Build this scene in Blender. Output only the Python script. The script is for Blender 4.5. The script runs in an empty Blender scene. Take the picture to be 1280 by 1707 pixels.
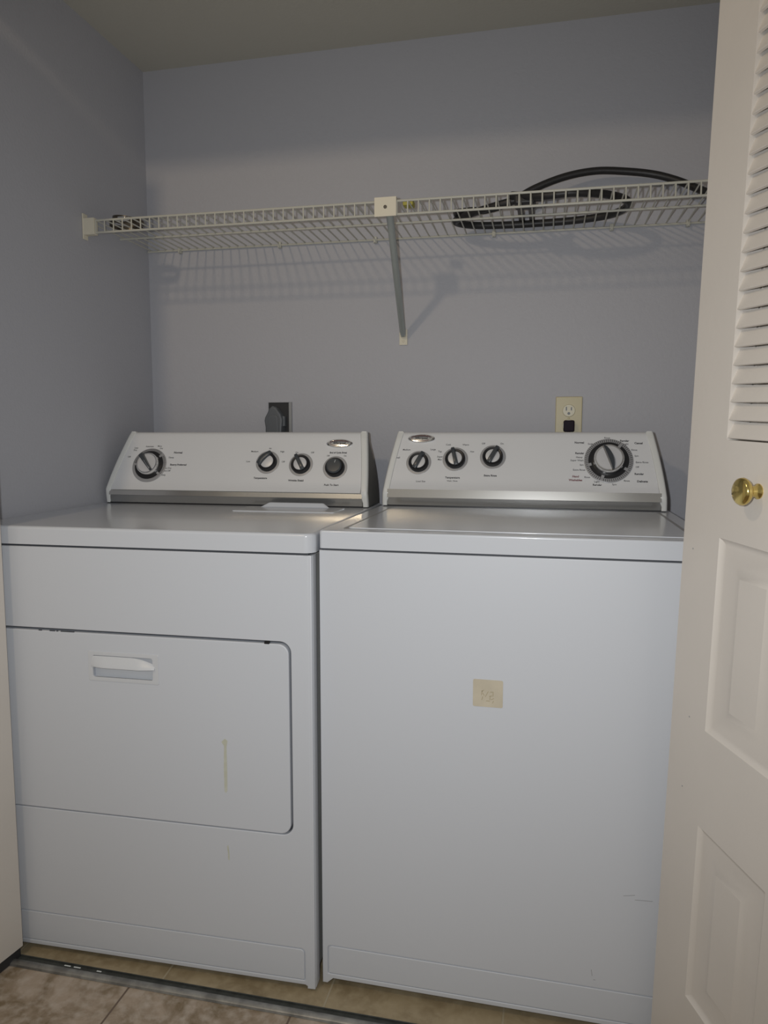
import bpy, bmesh, math, random
from mathutils import Matrix, Vector, Euler
random.seed(7)
SC = bpy.context.scene
COL = SC.collection

# ------------------------------------------------------------------ camera
F_PX = 1211.1
cd = bpy.data.cameras.new('camera')
cd.sensor_fit = 'HORIZONTAL'; cd.sensor_width = 36.0
cd.lens = 36.0 * F_PX / 1280.0
cd.clip_start = 0.02
cam = bpy.data.objects.new('camera', cd); COL.objects.link(cam)
cam.location = (0.416, -1.2891, 1.0931)
cam.rotation_euler = Euler((math.pi / 2 - 0.1032, -0.0009, 0.2223), 'XYZ')
SC.camera = cam

# ------------------------------------------------------------------ light
SC.view_settings.view_transform = 'Standard'
SC.view_settings.look = 'None'
SC.view_settings.exposure = 0.0
SC.view_settings.gamma = 1.0
SC.view_settings.use_curve_mapping = False

w = bpy.data.worlds.new('world'); SC.world = w; w.use_nodes = True
bg = w.node_tree.nodes['Background']
bg.inputs[0].default_value = (1.0, 0.95, 0.86, 1); bg.inputs[1].default_value = 0.235


def lamp(name, kind, loc, power, color, **kw):
    d = bpy.data.lights.new(name, kind); d.energy = power; d.color = color
    for k, v in kw.items():
        setattr(d, k, v)
    o = bpy.data.objects.new(name, d); COL.objects.link(o); o.location = loc
    return o


# the camera's flash, just left of its lens, and the lamp on the ceiling of the room
fl = lamp('camera_flash', 'SPOT', (0.355, -1.275, 1.125), 34, (0.94, 0.97, 1.0), shadow_soft_size=0.014,
          spot_size=math.radians(118), spot_blend=1.0)
fl.rotation_euler = Euler((math.pi / 2 - 0.10, 0, 0.2), 'XYZ')
lamp('room_lamp', 'POINT', (-0.52, -1.3, 2.28), 18, (1.0, 0.80, 0.56), shadow_soft_size=0.05)


# ------------------------------------------------------------------ materials
def mat(name, color, rough=0.5, metal=0.0, coat=0.0, bump=0.0, bscale=200.0, vary=0.0, vscale=6.0, color2=None, spec=0.5):
    m = bpy.data.materials.new(name); m.use_nodes = True
    nt = m.node_tree; b = nt.nodes['Principled BSDF']
    b.inputs['Base Color'].default_value = (*color, 1)
    b.inputs['Roughness'].default_value = rough
    b.inputs['Metallic'].default_value = metal
    b.inputs['Specular IOR Level'].default_value = spec
    if coat:
        b.inputs['Coat Weight'].default_value = coat; b.inputs['Coat Roughness'].default_value = 0.08
    tc = nt.nodes.new('ShaderNodeTexCoord')
    if bump:
        n = nt.nodes.new('ShaderNodeTexNoise'); n.inputs['Scale'].default_value = bscale
        n.inputs['Detail'].default_value = 4
        bp = nt.nodes.new('ShaderNodeBump'); bp.inputs['Strength'].default_value = bump
        bp.inputs['Distance'].default_value = 0.002
        nt.links.new(tc.outputs['Object'], n.inputs['Vector'])
        nt.links.new(n.outputs['Fac'], bp.inputs['Height']); nt.links.new(bp.outputs['Normal'], b.inputs['Normal'])
    if vary:
        n = nt.nodes.new('ShaderNodeTexNoise'); n.inputs['Scale'].default_value = vscale
        n.inputs['Detail'].default_value = 5
        r = nt.nodes.new('ShaderNodeValToRGB')
        c2 = color2 or tuple(c * (1 - vary) for c in color)
        r.color_ramp.elements[0].color = (*c2, 1); r.color_ramp.elements[1].color = (*color, 1)
        r.color_ramp.elements[0].position = 0.35; r.color_ramp.elements[1].position = 0.65
        nt.links.new(tc.outputs['Object'], n.inputs['Vector'])
        nt.links.new(n.outputs['Fac'], r.inputs['Fac']); nt.links.new(r.outputs['Color'], b.inputs['Base Color'])
    return m


def tile_mat(name, c1, c2, c3, ox, oy, grout):
    m = bpy.data.materials.new(name); m.use_nodes = True
    nt = m.node_tree; b = nt.nodes['Principled BSDF']; L = nt.links
    tc = nt.nodes.new('ShaderNodeTexCoord'); mp = nt.nodes.new('ShaderNodeMapping')
    mp.inputs['Location'].default_value = (-ox, -oy, 0)
    L.new(tc.outputs['Object'], mp.inputs['Vector'])
    br = nt.nodes.new('ShaderNodeTexBrick'); br.offset = 0; br.squash = 1
    for k, v in (('Scale', 1), ('Mortar Size', 0.0022), ('Mortar Smooth', 0.2), ('Brick Width', 0.339), ('Row Height', 0.339)):
        br.inputs[k].default_value = v
    L.new(mp.outputs['Vector'], br.inputs['Vector'])
    n1 = nt.nodes.new('ShaderNodeTexNoise'); n1.inputs['Scale'].default_value = 10; n1.inputs['Detail'].default_value = 8; n1.inputs['Roughness'].default_value = 0.65
    n1.inputs['Distortion'].default_value = 0.6
    n2 = nt.nodes.new('ShaderNodeTexNoise'); n2.inputs['Scale'].default_value = 45; n2.inputs['Detail'].default_value = 6
    L.new(tc.outputs['Object'], n1.inputs['Vector']); L.new(tc.outputs['Object'], n2.inputs['Vector'])
    r1 = nt.nodes.new('ShaderNodeValToRGB'); r1.color_ramp.elements[0].position = 0.36; r1.color_ramp.elements[1].position = 0.58
    r1.color_ramp.elements[0].color = (*c1, 1); r1.color_ramp.elements[1].color = (*c2, 1)
    L.new(n1.outputs['Fac'], r1.inputs['Fac'])
    mx = nt.nodes.new('ShaderNodeMixRGB'); mx.inputs[2].default_value = (*c3, 1)
    r2 = nt.nodes.new('ShaderNodeValToRGB'); r2.color_ramp.elements[0].position = 0.45; r2.color_ramp.elements[1].position = 0.75
    r2.color_ramp.elements[1].color = (0.7, 0.7, 0.7, 1)
    L.new(n2.outputs['Fac'], r2.inputs['Fac']); L.new(r2.outputs['Color'], mx.inputs[0]); L.new(r1.outputs['Color'], mx.inputs[1])
    mg = nt.nodes.new('ShaderNodeMixRGB'); mg.inputs[2].default_value = (*grout, 1)
    L.new(br.outputs['Fac'], mg.inputs[0]); L.new(mx.outputs['Color'], mg.inputs[1]); L.new(mg.outputs['Color'], b.inputs['Base Color'])
    bp = nt.nodes.new('ShaderNodeBump'); bp.inputs['Strength'].default_value = 0.5; bp.inputs['Distance'].default_value = 0.002; bp.invert = True
    L.new(br.outputs['Fac'], bp.inputs['Height']); L.new(bp.outputs['Normal'], b.inputs['Normal'])
    b.inputs['Roughness'].default_value = 0.45
    return m


M = {}
M['wall'] = mat('lavender_grey_wall_paint', (0.485, 0.487, 0.522), 0.55, bump=0.35, bscale=130, spec=0.4)
M['ceiling'] = mat('ceiling_paint', (0.55, 0.53, 0.46), 0.8, bump=0.3, bscale=120)
M['enamel'] = mat('white_enamel', (0.625, 0.650, 0.695), 0.22, coat=0.3)
M['enamel_front'] = mat('white_enamel_front', (0.625, 0.650, 0.695), 0.38)
M['plastic'] = mat('white_plastic', (0.75, 0.755, 0.765), 0.3, coat=0.2)
M['cap'] = mat('aged_white_plastic', (0.75, 0.757, 0.735), 0.35)
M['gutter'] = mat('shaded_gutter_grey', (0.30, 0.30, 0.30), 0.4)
M['pull'] = mat('white_pull_plastic', (0.63, 0.648, 0.675), 0.35)
M['housing'] = mat('grey_console_housing', (0.20, 0.20, 0.195), 0.45)
M['inner'] = mat('dark_gap_steel', (0.06, 0.065, 0.075), 0.6)
M['side'] = mat('side_panel_enamel', (0.62, 0.62, 0.60), 0.35)
M['silver'] = mat('brushed_silver', (0.70, 0.69, 0.66), 0.2, metal=0.95)
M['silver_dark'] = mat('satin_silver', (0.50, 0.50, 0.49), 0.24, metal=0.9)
M['chrome'] = mat('chrome', (0.8, 0.8, 0.8), 0.14, metal=1.0)
M['face'] = mat('knob_face_silver', (0.66, 0.66, 0.67), 0.35, metal=0.15)
M['black'] = mat('black_plastic', (0.012, 0.012, 0.014), 0.35)
M['grip'] = mat('charcoal_plastic', (0.055, 0.062, 0.07), 0.28)
M['ring'] = mat('grey_dial_ring', (0.36, 0.36, 0.37), 0.35, metal=0.2)
M['ink'] = mat('dark_print', (0.045, 0.045, 0.05), 0.6)
M['ink_grey'] = mat('grey_print', (0.22, 0.22, 0.24), 0.6)
M['ink_red'] = mat('red_print', (0.20, 0.06, 0.07), 0.6)
M['wire'] = mat('vinyl_coated_wire', (0.55, 0.54, 0.47), 0.4)
M['cream'] = mat('cream_plastic', (0.74, 0.69, 0.56), 0.45)
M['pole'] = mat('grey_steel_tube', (0.42, 0.45, 0.43), 0.35, metal=0.35)
M['rubber'] = mat('black_rubber', (0.022, 0.021, 0.022), 0.45, bump=0.2, bscale=80)
M['tape'] = mat('grey_tape', (0.16, 0.15, 0.145), 0.6)
M['door'] = mat('cream_door_paint', (0.70, 0.655, 0.60), 0.42, bump=0.12, bscale=90, vary=0.04, vscale=5)
M['brass'] = mat('polished_brass', (0.72, 0.56, 0.20), 0.16, metal=1.0)
M['plate'] = mat('almond_plate', (0.56, 0.49, 0.29), 0.4)
M['socket'] = mat('almond_socket', (0.58, 0.53, 0.36), 0.35)
M['plug'] = mat('dark_plug', (0.02, 0.014, 0.022), 0.65, spec=0.2)
M['box_metal'] = mat('galvanised_box', (0.42, 0.43, 0.44), 0.4, metal=0.7)
M['box_dark'] = mat('box_and_leaf_gap_dark', (0.03, 0.03, 0.032), 0.6)
M['plug_grey'] = mat('grey_vinyl_plug', (0.13, 0.14, 0.152), 0.42)
M['paper'] = mat('yellowed_paper', (0.60, 0.54, 0.42), 0.6, vary=0.12, vscale=30)
M['stain'] = mat('yellowish_stain', (0.535, 0.54, 0.44), 0.5, vary=0.15, vscale=60, color2=(0.60, 0.61, 0.53))
M['scuff'] = mat('grey_scuff', (0.36, 0.36, 0.37), 0.5)
M['alu'] = mat('worn_aluminium', (0.40, 0.40, 0.385), 0.38, metal=0.75, vary=0.4, vscale=40)
M['groove'] = mat('dark_mottled_groove', (0.055, 0.06, 0.055), 0.6, vary=0.4, vscale=60)  # mottled near-black colour of the track slot
M['dark_ring'] = mat('tarnished_steel', (0.13, 0.11, 0.085), 0.25, metal=0.85)
M['yellow'] = mat('yellow_plastic', (0.45, 0.40, 0.06), 0.5)
M['white_dot'] = mat('chipped_white', (0.7, 0.74, 0.74), 0.5)
M['tile_room'] = tile_mat('pinkish_tile', (0.20, 0.145, 0.08), (0.44, 0.355, 0.275), (0.60, 0.53, 0.46), -0.0365, -0.42, (0.16, 0.115, 0.085))
M['tile_closet'] = tile_mat('tan_tile', (0.26, 0.20, 0.115), (0.38, 0.305, 0.19), (0.46, 0.38, 0.25), 0.018, 0.10, (0.42, 0.36, 0.25))


# ------------------------------------------------------------------ mesh helpers
def new(): return bmesh.new()


def obj(name, bm, m, parent=None, smooth=True, angle=35, wn=True):
    bmesh.ops.recalc_face_normals(bm, faces=bm.faces[:])
    me = bpy.data.meshes.new(name); bm.to_mesh(me); bm.free()
    ms = m if isinstance(m, (list, tuple)) else [m]
    for q in ms: me.materials.append(M[q] if isinstance(q, str) else q)
    if smooth and len(me.polygons):
        me.polygons.foreach_set('use_smooth', [True] * len(me.polygons))
        me.set_sharp_from_angle(angle=math.radians(angle))
    o = bpy.data.objects.new(name, me); COL.objects.link(o)
    if smooth and wn:
        md = o.modifiers.new('weighted_normal', 'WEIGHTED_NORMAL'); md.keep_sharp = True; md.weight = 100
    if parent: o.parent = parent
    return o


def thing(name, label, cat, loc=(0, 0, 0), rot=(0, 0, 0), group=None):
    o = bpy.data.objects.new(name, None); COL.objects.link(o)
    o.empty_display_size = 0.05
    o.location = loc; o.rotation_euler = rot
    tag(o, label, cat, group); return o


def tag(o, label, cat, group=None):
    o['label'] = label; o['category'] = cat
    if group: o['group'] = group
    return o


def box(bm, x0, x1, y0, y1, z0, z1, bev=0.0, seg=2, mtx=None):
    r = bmesh.ops.create_cube(bm, size=1)
    vs = r['verts']
    for v in vs:
        v.co = Vector((x0 + (v.co.x + .5) * (x1 - x0), y0 + (v.co.y + .5) * (y1 - y0), z0 + (v.co.z + .5) * (z1 - z0)))
    geom = vs
    if bev:
        es = list({e for v in vs for e in v.link_edges})
        rr = bmesh.ops.bevel(bm, geom=es, offset=bev, segments=seg, affect='EDGES', profile=0.5)
        geom = list({v for f in rr['faces'] for v in f.verts} | {v for v in vs if v.is_valid})
    if mtx is not None:
        bmesh.ops.transform(bm, matrix=mtx, verts=geom)
    return geom


def rrect(x0, x1, z0, z1, r, n=6, corners=(1, 1, 1, 1)):
    """rounded rectangle outline, ccw from bottom-left; corners bl, br, tr, tl"""
    pts = []
    cs = [(x0, z0, 180), (x1, z0, 270), (x1, z1, 0), (x0, z1, 90)]
    for i, (cx, cz, a0) in enumerate(cs):
        rr = r * corners[i]
        if rr <= 0:
            pts.append((cx, cz)); continue
        ox = cx + (rr if cx == x0 else -rr); oz = cz + (rr if cz == z0 else -rr)
        for k in range(n + 1):
            a = math.radians(a0 + 90 * k / n)
            pts.append((ox + rr * math.cos(a), oz + rr * math.sin(a)))
    return pts


def slab(bm, outer, holes, d0, d1, axis='y', bev=0.0, seg=2):
    """plate with optional holes; outline in (x,z) for axis y or (x,y) for axis z; face at d0 is the outer one"""
    def P(p, d): return (p[0], d, p[1]) if axis == 'y' else (p[0], p[1], d)
    loops = [outer] + list(holes)
    edges = []; allv = []
    for lp in loops:
        vs = [bm.verts.new(P(p, d0)) for p in lp]
        allv += vs
        for i in range(len(vs)): edges.append(bm.edges.new((vs[i], vs[(i + 1) % len(vs)])))
    r = bmesh.ops.triangle_fill(bm, use_beauty=True, use_dissolve=False, edges=edges)
    faces = [g for g in r['geom'] if isinstance(g, bmesh.types.BMFace)]
    ex = bmesh.ops.extrude_face_region(bm, geom=faces, use_keep_orig=True)
    nv = [g for g in ex['geom'] if isinstance(g, bmesh.types.BMVert)]
    for v in nv:
        if axis == 'y': v.co.y = d1
        else: v.co.z = d1
    if bev:
        es = [e for e in edges if e.is_valid]
        bmesh.ops.bevel(bm, geom=es, offset=bev, segments=seg, affect='EDGES', profile=0.5)
    return bm


def lathe(bm, prof, n=32, mtx=None):
    """prof: (r, h) revolved about local Z"""
    rings = []
    for r, h in prof:
        if r < 1e-6:
            rings.append([bm.verts.new((0, 0, h))])
        else:
            rings.append([bm.verts.new((r * math.cos(2 * math.pi * k / n), r * math.sin(2 * math.pi * k / n), h)) for k in range(n)])
    for a, b in zip(rings, rings[1:]):
        for k in range(n):
            k2 = (k + 1) % n
            if len(a) == 1 and len(b) == 1: continue
            if len(a) == 1: bm.faces.new((a[0], b[k], b[k2]))
            elif len(b) == 1: bm.faces.new((a[k], a[k2], b[0]))
            else: bm.faces.new((a[k], a[k2], b[k2], b[k]))
    vs = [v for r in rings for v in r]
    if mtx is not None: bmesh.ops.transform(bm, matrix=mtx, verts=vs)
    return vs


def tube(bm, pts, r, n=10, closed=False, cap=True, flat=None):
    pts = [Vector(p) for p in pts]; N = len(pts); rings = []
    up = Vector((0, 0, 1)); prev = None
    for i, p in enumerate(pts):
        if closed: t = pts[(i + 1) % N] - pts[i - 1]
        else: t = pts[min(i + 1, N - 1)] - pts[max(i - 1, 0)]
        t.normalize()
        if prev is None:
            a = up if abs(t.z) < 0.9 else Vector((1, 0, 0))
            u = a.cross(t).normalized()
        else:
            u = (prev - t * prev.dot(t)).normalized()
        prev = u; v = t.cross(u)
        rr = r[i] if isinstance(r, (list, tuple)) else r
        rings.append([bm.verts.new(p + (u * math.cos(2 * math.pi * k / n) + v * math.sin(2 * math.pi * k / n)) * rr) for k in range(n)])
    m = N if closed else N - 1
    for i in range(m):
        a, b = rings[i], rings[(i + 1) % N]
        for k in range(n): bm.faces.new((a[k], a[(k + 1) % n], b[(k + 1) % n], b[k]))
    if cap and not closed:
        bm.faces.new(rings[0][::-1]); bm.faces.new(rings[-1])


def spline(ctrl, n=12, closed=False):
    P = [Vector(p) for p in ctrl]; out = []; N = len(P)
    rng = range(N) if closed else range(N - 1)
    for i in rng:
        if closed: a, b, c, d = P[i - 1], P[i], P[(i + 1) % N], P[(i + 2) % N]
        else: a, b, c, d = P[max(i - 1, 0)], P[i], P[i + 1], P[min(i + 2, N - 1)]
        for k in range(n):
            t = k / n
            out.append(0.5 * ((2 * b) + (c - a) * t + (2 * a - 5 * b + 4 * c - d) * t * t + (3 * b - a - 3 * c + d) * t ** 3))
    if not closed: out.append(P[-1])
    return out


def struct(name, bm, m, parent=None, **kw):
    o = obj(name, bm, m, parent, **kw)
    if not parent: o['kind'] = 'structure'
    return o


# ------------------------------------------------------------------ the closet
XL, XR, YB, ZC = -0.762, 0.845, 0.7355, 2.1477
YF0, YF1 = -0.085, 0.02           # front wall of the closet: room side, closet side
bm = new(); box(bm, XL - 0.1, XR + 0.1, YB, YB + 0.1, 0, 2.45); struct('wall_back', bm, 'wall')
bm = new(); box(bm, XL - 0.1, XL, YF1, YB, 0, 2.45); struct('wall_left', bm, 'wall')
bm = new(); box(bm, XR, XR + 0.1, YF1, YB, 0, 2.45); struct('wall_right', bm, 'wall')
bm = new(); box(bm, XL, XR, YF1, YB, ZC, ZC + 0.1); struct('ceiling', bm, 'ceiling')
bm = new(); box(bm, -1.7, -0.752, YF0, YF1, 0, 2.45); struct('wall_front_left', bm, 'wall')
bm = new(); box(bm, 0.825, 1.7, YF0, YF1, 0, 2.45); struct('wall_front_right', bm, 'wall')
bm = new(); box(bm, -0.752, 0.825, YF0, YF1, 2.04, 2.45); struct('wall_front_header', bm, 'wall')
bm = new(); box(bm, XL, XR, -0.062, YB, -0.05, 0); struct('floor', bm, 'tile_closet')
bm = new(); box(bm, -1.7, 1.7, -2.4, -0.062, -0.05, 0); o = struct('floor_room', bm, 'tile_room'); o.name = 'floor_front'

# metal track across the doorway: dark slot behind, rounded bright lip in front
th = thing('floor_track', 'worn silver metal strip with dark slot across the tiles before the machines', 'door track', (0, -0.075, 0), (0, 0, 0.006))
bm = new()
for i, x in enumerate((-0.712, 0.815)):
    pass
prof = [(-0.0135, 0.0005), (-0.012, 0.0045), (-0.008, 0.0072), (-0.003, 0.0080), (0.001, 0.0066), (0.0025, 0.0005)]
a = [bm.verts.new((-0.715, y, z)) for y, z in prof]; b = [bm.verts.new((0.80, y, z)) for y, z in prof]
for k in range(len(prof)):
    k2 = (k + 1) % len(prof); bm.faces.new((a[k], a[k2], b[k2], b[k]))
bm.faces.new(a[::-1]); bm.faces.new(b)
obj('rounded_lip', bm, 'alu', th)
bm = new(); box(bm, -0.715, 0.80, 0.0025, 0.015, 0.0005, 0.0022)
box(bm, -0.715, 0.80, 0.0145, 0.0165, 0.0005, 0.0055, 0.0006, 1)
o = obj('slot', bm, 'groove', th)
for x0, x1 in ((-0.538, -0.523), (-0.516, -0.500), (-0.463, -0.452)):
    bm = new(); box(bm, x0, x1, 0.0085, 0.0115, 0.0022, 0.0036, 0.0007, 1)
    obj('paint_chip', bm, 'white_dot', th)


# ------------------------------------------------------------------ bifold doors
def raised_panel(bm, s0, s1, z0, z1, y):
    """moulded panel: a cut groove ring round a field with a raised centre (local x=s, y=depth, face at y)"""
    def ring(i, d): return [(s0 + i, y + d, z0 + i), (s1 - i, y + d, z0 + i), (s1 - i, y + d, z1 - i), (s0 + i, y + d, z1 - i)]
    steps = [(0, 0.0), (0.0035, 0.0035), (0.010, 0.0062), (0.036, 0.0065), (0.050, 0.002), (0.051, 0.002)]
    prev = None
    for i, d in steps:
        cur = [bm.verts.new(p) for p in ring(i, d)]
        if prev:
            for k in range(4): bm.faces.new((prev[k], prev[(k + 1) % 4], cur[(k + 1) % 4], cur[k]))
        prev = cur
    bm.faces.new(prev)


def leaf(name, parent, W, H, louvred, thick=0.033, mats='door'):
    """local: x from 0 (leading edge) to W, z 0..H, visible face at y=0, body to y=+thick"""
    ST = 0.093
    l0, l1 = 1.076, H - 0.12
    panels = [(0.187, 0.482), (0.636, 0.934)]
    bm = new()
    holes = [[(ST, a), (W - ST, a), (W - ST, b), (ST, b)] for a, b in panels]
    lou = [(ST, l0), (W - ST, l0), (W - ST, l1), (ST, l1)]
    slab(bm, [(0, 0), (W, 0), (W, H), (0, H)], holes + [lou], 0.0, thick, 'y', 0)
    for a, b in panels: raised_panel(bm, ST, W - ST, a, b, 0)
    # backs of the panels
    for a, b in panels: box(bm, ST, W - ST, 0.012, thick - 0.004, a, b)
    o = obj(name, bm, mats, parent, angle=25)
    if louvred:
        pitch = 0.02545; n = int((l1 - l0) / pitch)
        bm = new()
        for k in range(n + 1):
            z = l0 + 0.0022 + k * pitch
            if z + 0.034 > l1 + 0.01: break
            prof = [(0.0010, z + 0.0004), (0.0052, z - 0.0006), (0.0142, z + 0.0212), (0.0134, z + 0.0228), (0.0098, z + 0.0230), (0.0006, z + 0.0014)]
            A = [bm.verts.new((ST - 0.001, y, zz)) for y, zz in prof]; B = [bm.verts.new((W - ST + 0.001, y, zz)) for y, zz in prof]
            for q in range(6): bm.faces.new((A[q], A[(q + 1) % 6], B[(q + 1) % 6], B[q]))
            bm.faces.new(A[::-1]); bm.faces.new(B)
        s = obj('louvre_slats', bm, mats, o, angle=25)
    return o


# right door: guide leaf runs from the track towards the camera; second leaf folded behind it
ang = math.radians(20.9); LEAN = math.atan(0.0425)
d2 = bpy.data.objects.new('door_2', None); COL.objects.link(d2); d2['kind'] = 'structure'
ex = Vector((math.sin(ang), -math.cos(ang), 0)); ny = Vector((math.cos(ang), math.sin(ang), 0)); ez = Vector((0, 0, 1))
B = Matrix((ex, ny, ez)).transposed().to_4x4()
LR = Matrix.Rotation(LEAN, 4, 'Y')
d2.matrix_world = Matrix.Translation(Vector((0.628, -0.07, 0)) + ex * (0.0425 * (0.018 - 0.93)) + Vector((0, 0, 0.018))) @ B @ LR
# leaf z values below are heights above the leaf bottom
LW = 0.345
lf = leaf('louvred_leaf', d2, LW, 2.0, True)
kn = new()
Rk = Matrix.Translation((0.171, 0, 1.011)) @ Matrix.Rotation(math.radians(90), 4, 'X')
lathe(kn, [(0.0, 0.0), (0.0105, 0.0), (0.0105, 0.002), (0.0075, 0.005), (0.007, 0.013), (0.010, 0.0155), (0.0165, 0.0185), (0.0188, 0.0225),
           (0.0180, 0.0265), (0.0150, 0.0290), (0.008, 0.0302), (0, 0.0305)], 40, Rk)
k = obj('knob', kn, 'brass', lf, angle=60)
k['label'] = 'round brass knob'
bm = new()
for s, z in ((0.028, 0.905), (0.044, 0.52), (0.05, 0.64)):
    lathe(bm, [(0, 0.0003), (0.0014, 0.0003), (0.0012, 0)], 8, Matrix.Translation((s, 0, z)) @ Matrix.Rotation(math.pi / 2, 4, 'X'))
obj('grime_spots', bm, 'scuff', lf)
# second leaf, hinged at the near edge, going back to the right jamb
h = new(); box(h, 0, 0.001, 0, 0.001, 0, 0.001); h.free()
l2 = leaf('folded_leaf', d2, LW, 2.0, True)
l2.matrix_local = Matrix.Translation((0.0, 0.036, 0)) @ Matrix.Rotation(0.0, 4, 'Z')
# hinge knuckles joining the two leaves
bm = new()
for z in (0.2, 1.0, 1.8):
    tube(bm, [(LW + 0.002, 0.0345, z - 0.03), (LW + 0.002, 0.0345, z + 0.03)], 0.004, 10)
obj('hinge', bm, 'brass', d2)

# left door: a leaf folded at the left jamb, its far edge next to the dryer
angl = math.radians(8.5)
d1 = bpy.data.objects.new('door_1', None); COL.objects.link(d1); d1['kind'] = 'structure'
ex = Vector((-math.sin(angl), -math.cos(angl), 0)); ny = Vector((-math.cos(angl), math.sin(angl), 0))
B = Matrix((ex, ny, ez)).transposed().to_4x4()
d1.matrix_world = Matrix.Translation(Vector((-0.641, -0.062, 0.025))) @ B
leaf('louvred_leaf', d1, LW, 1.99, True)
l3 = leaf('folded_leaf', d1, LW, 1.99, True); l3.matrix_local = Matrix.Translation((0, 0.036, 0))
# added dark block, painting in the shade of the gap under the left leaf
bm = new(); box(bm, 0.002, 0.30, 0.004, 0.066, -0.0245, -0.001, 0.001, 1); obj('leaf_gap_shade', bm, 'box_dark', d1)


# ------------------------------------------------------------------ lettering
def letters(items, parent, mname, name='lettering'):
    """items: (text, x, v, size, bold) on the console face, joined as one printed mesh; placed by matrix fn"""
    bm = new()
    for (txt, mtx, size, bold) in items:
        cu = bpy.data.curves.new('t', 'FONT'); cu.body = txt; cu.size = size; cu.align_x = 'CENTER'; cu.align_y = 'CENTER'
        cu.offset = 0.00022 if bold else 0.00005; cu.extrude = 0.00008
        cu.resolution_u = 2
        to = bpy.data.objects.new('t', cu)
        me = bpy.data.meshes.new_from_object(to)
        me.transform(mtx); bm.from_mesh(me)
        bpy.data.objects.remove(to); bpy.data.curves.remove(cu); bpy.data.meshes.remove(me)
    return obj(name, bm, mname, parent, smooth=False)


TH = math.atan2(0.069, 0.147)     # lean of the control panels from vertical
ZF0, ZF1 = 0.953, 1.098


def fmat(x, z, y_face, lift=0.0, yz0=0.490):
    """frame on the control face at height z: local X right, Y up the face, Z out of it"""
    y = yz0 + (z - ZF0) * math.tan(TH)
    c, s = math.cos(TH), math.sin(TH)
    m = Matrix(((1, 0, 0, x), (0, s, -c, y), (0, c, s, z), (0, 0, 0, 1)))
    return m @ Matrix.Translation((0, 0, lift))


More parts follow.
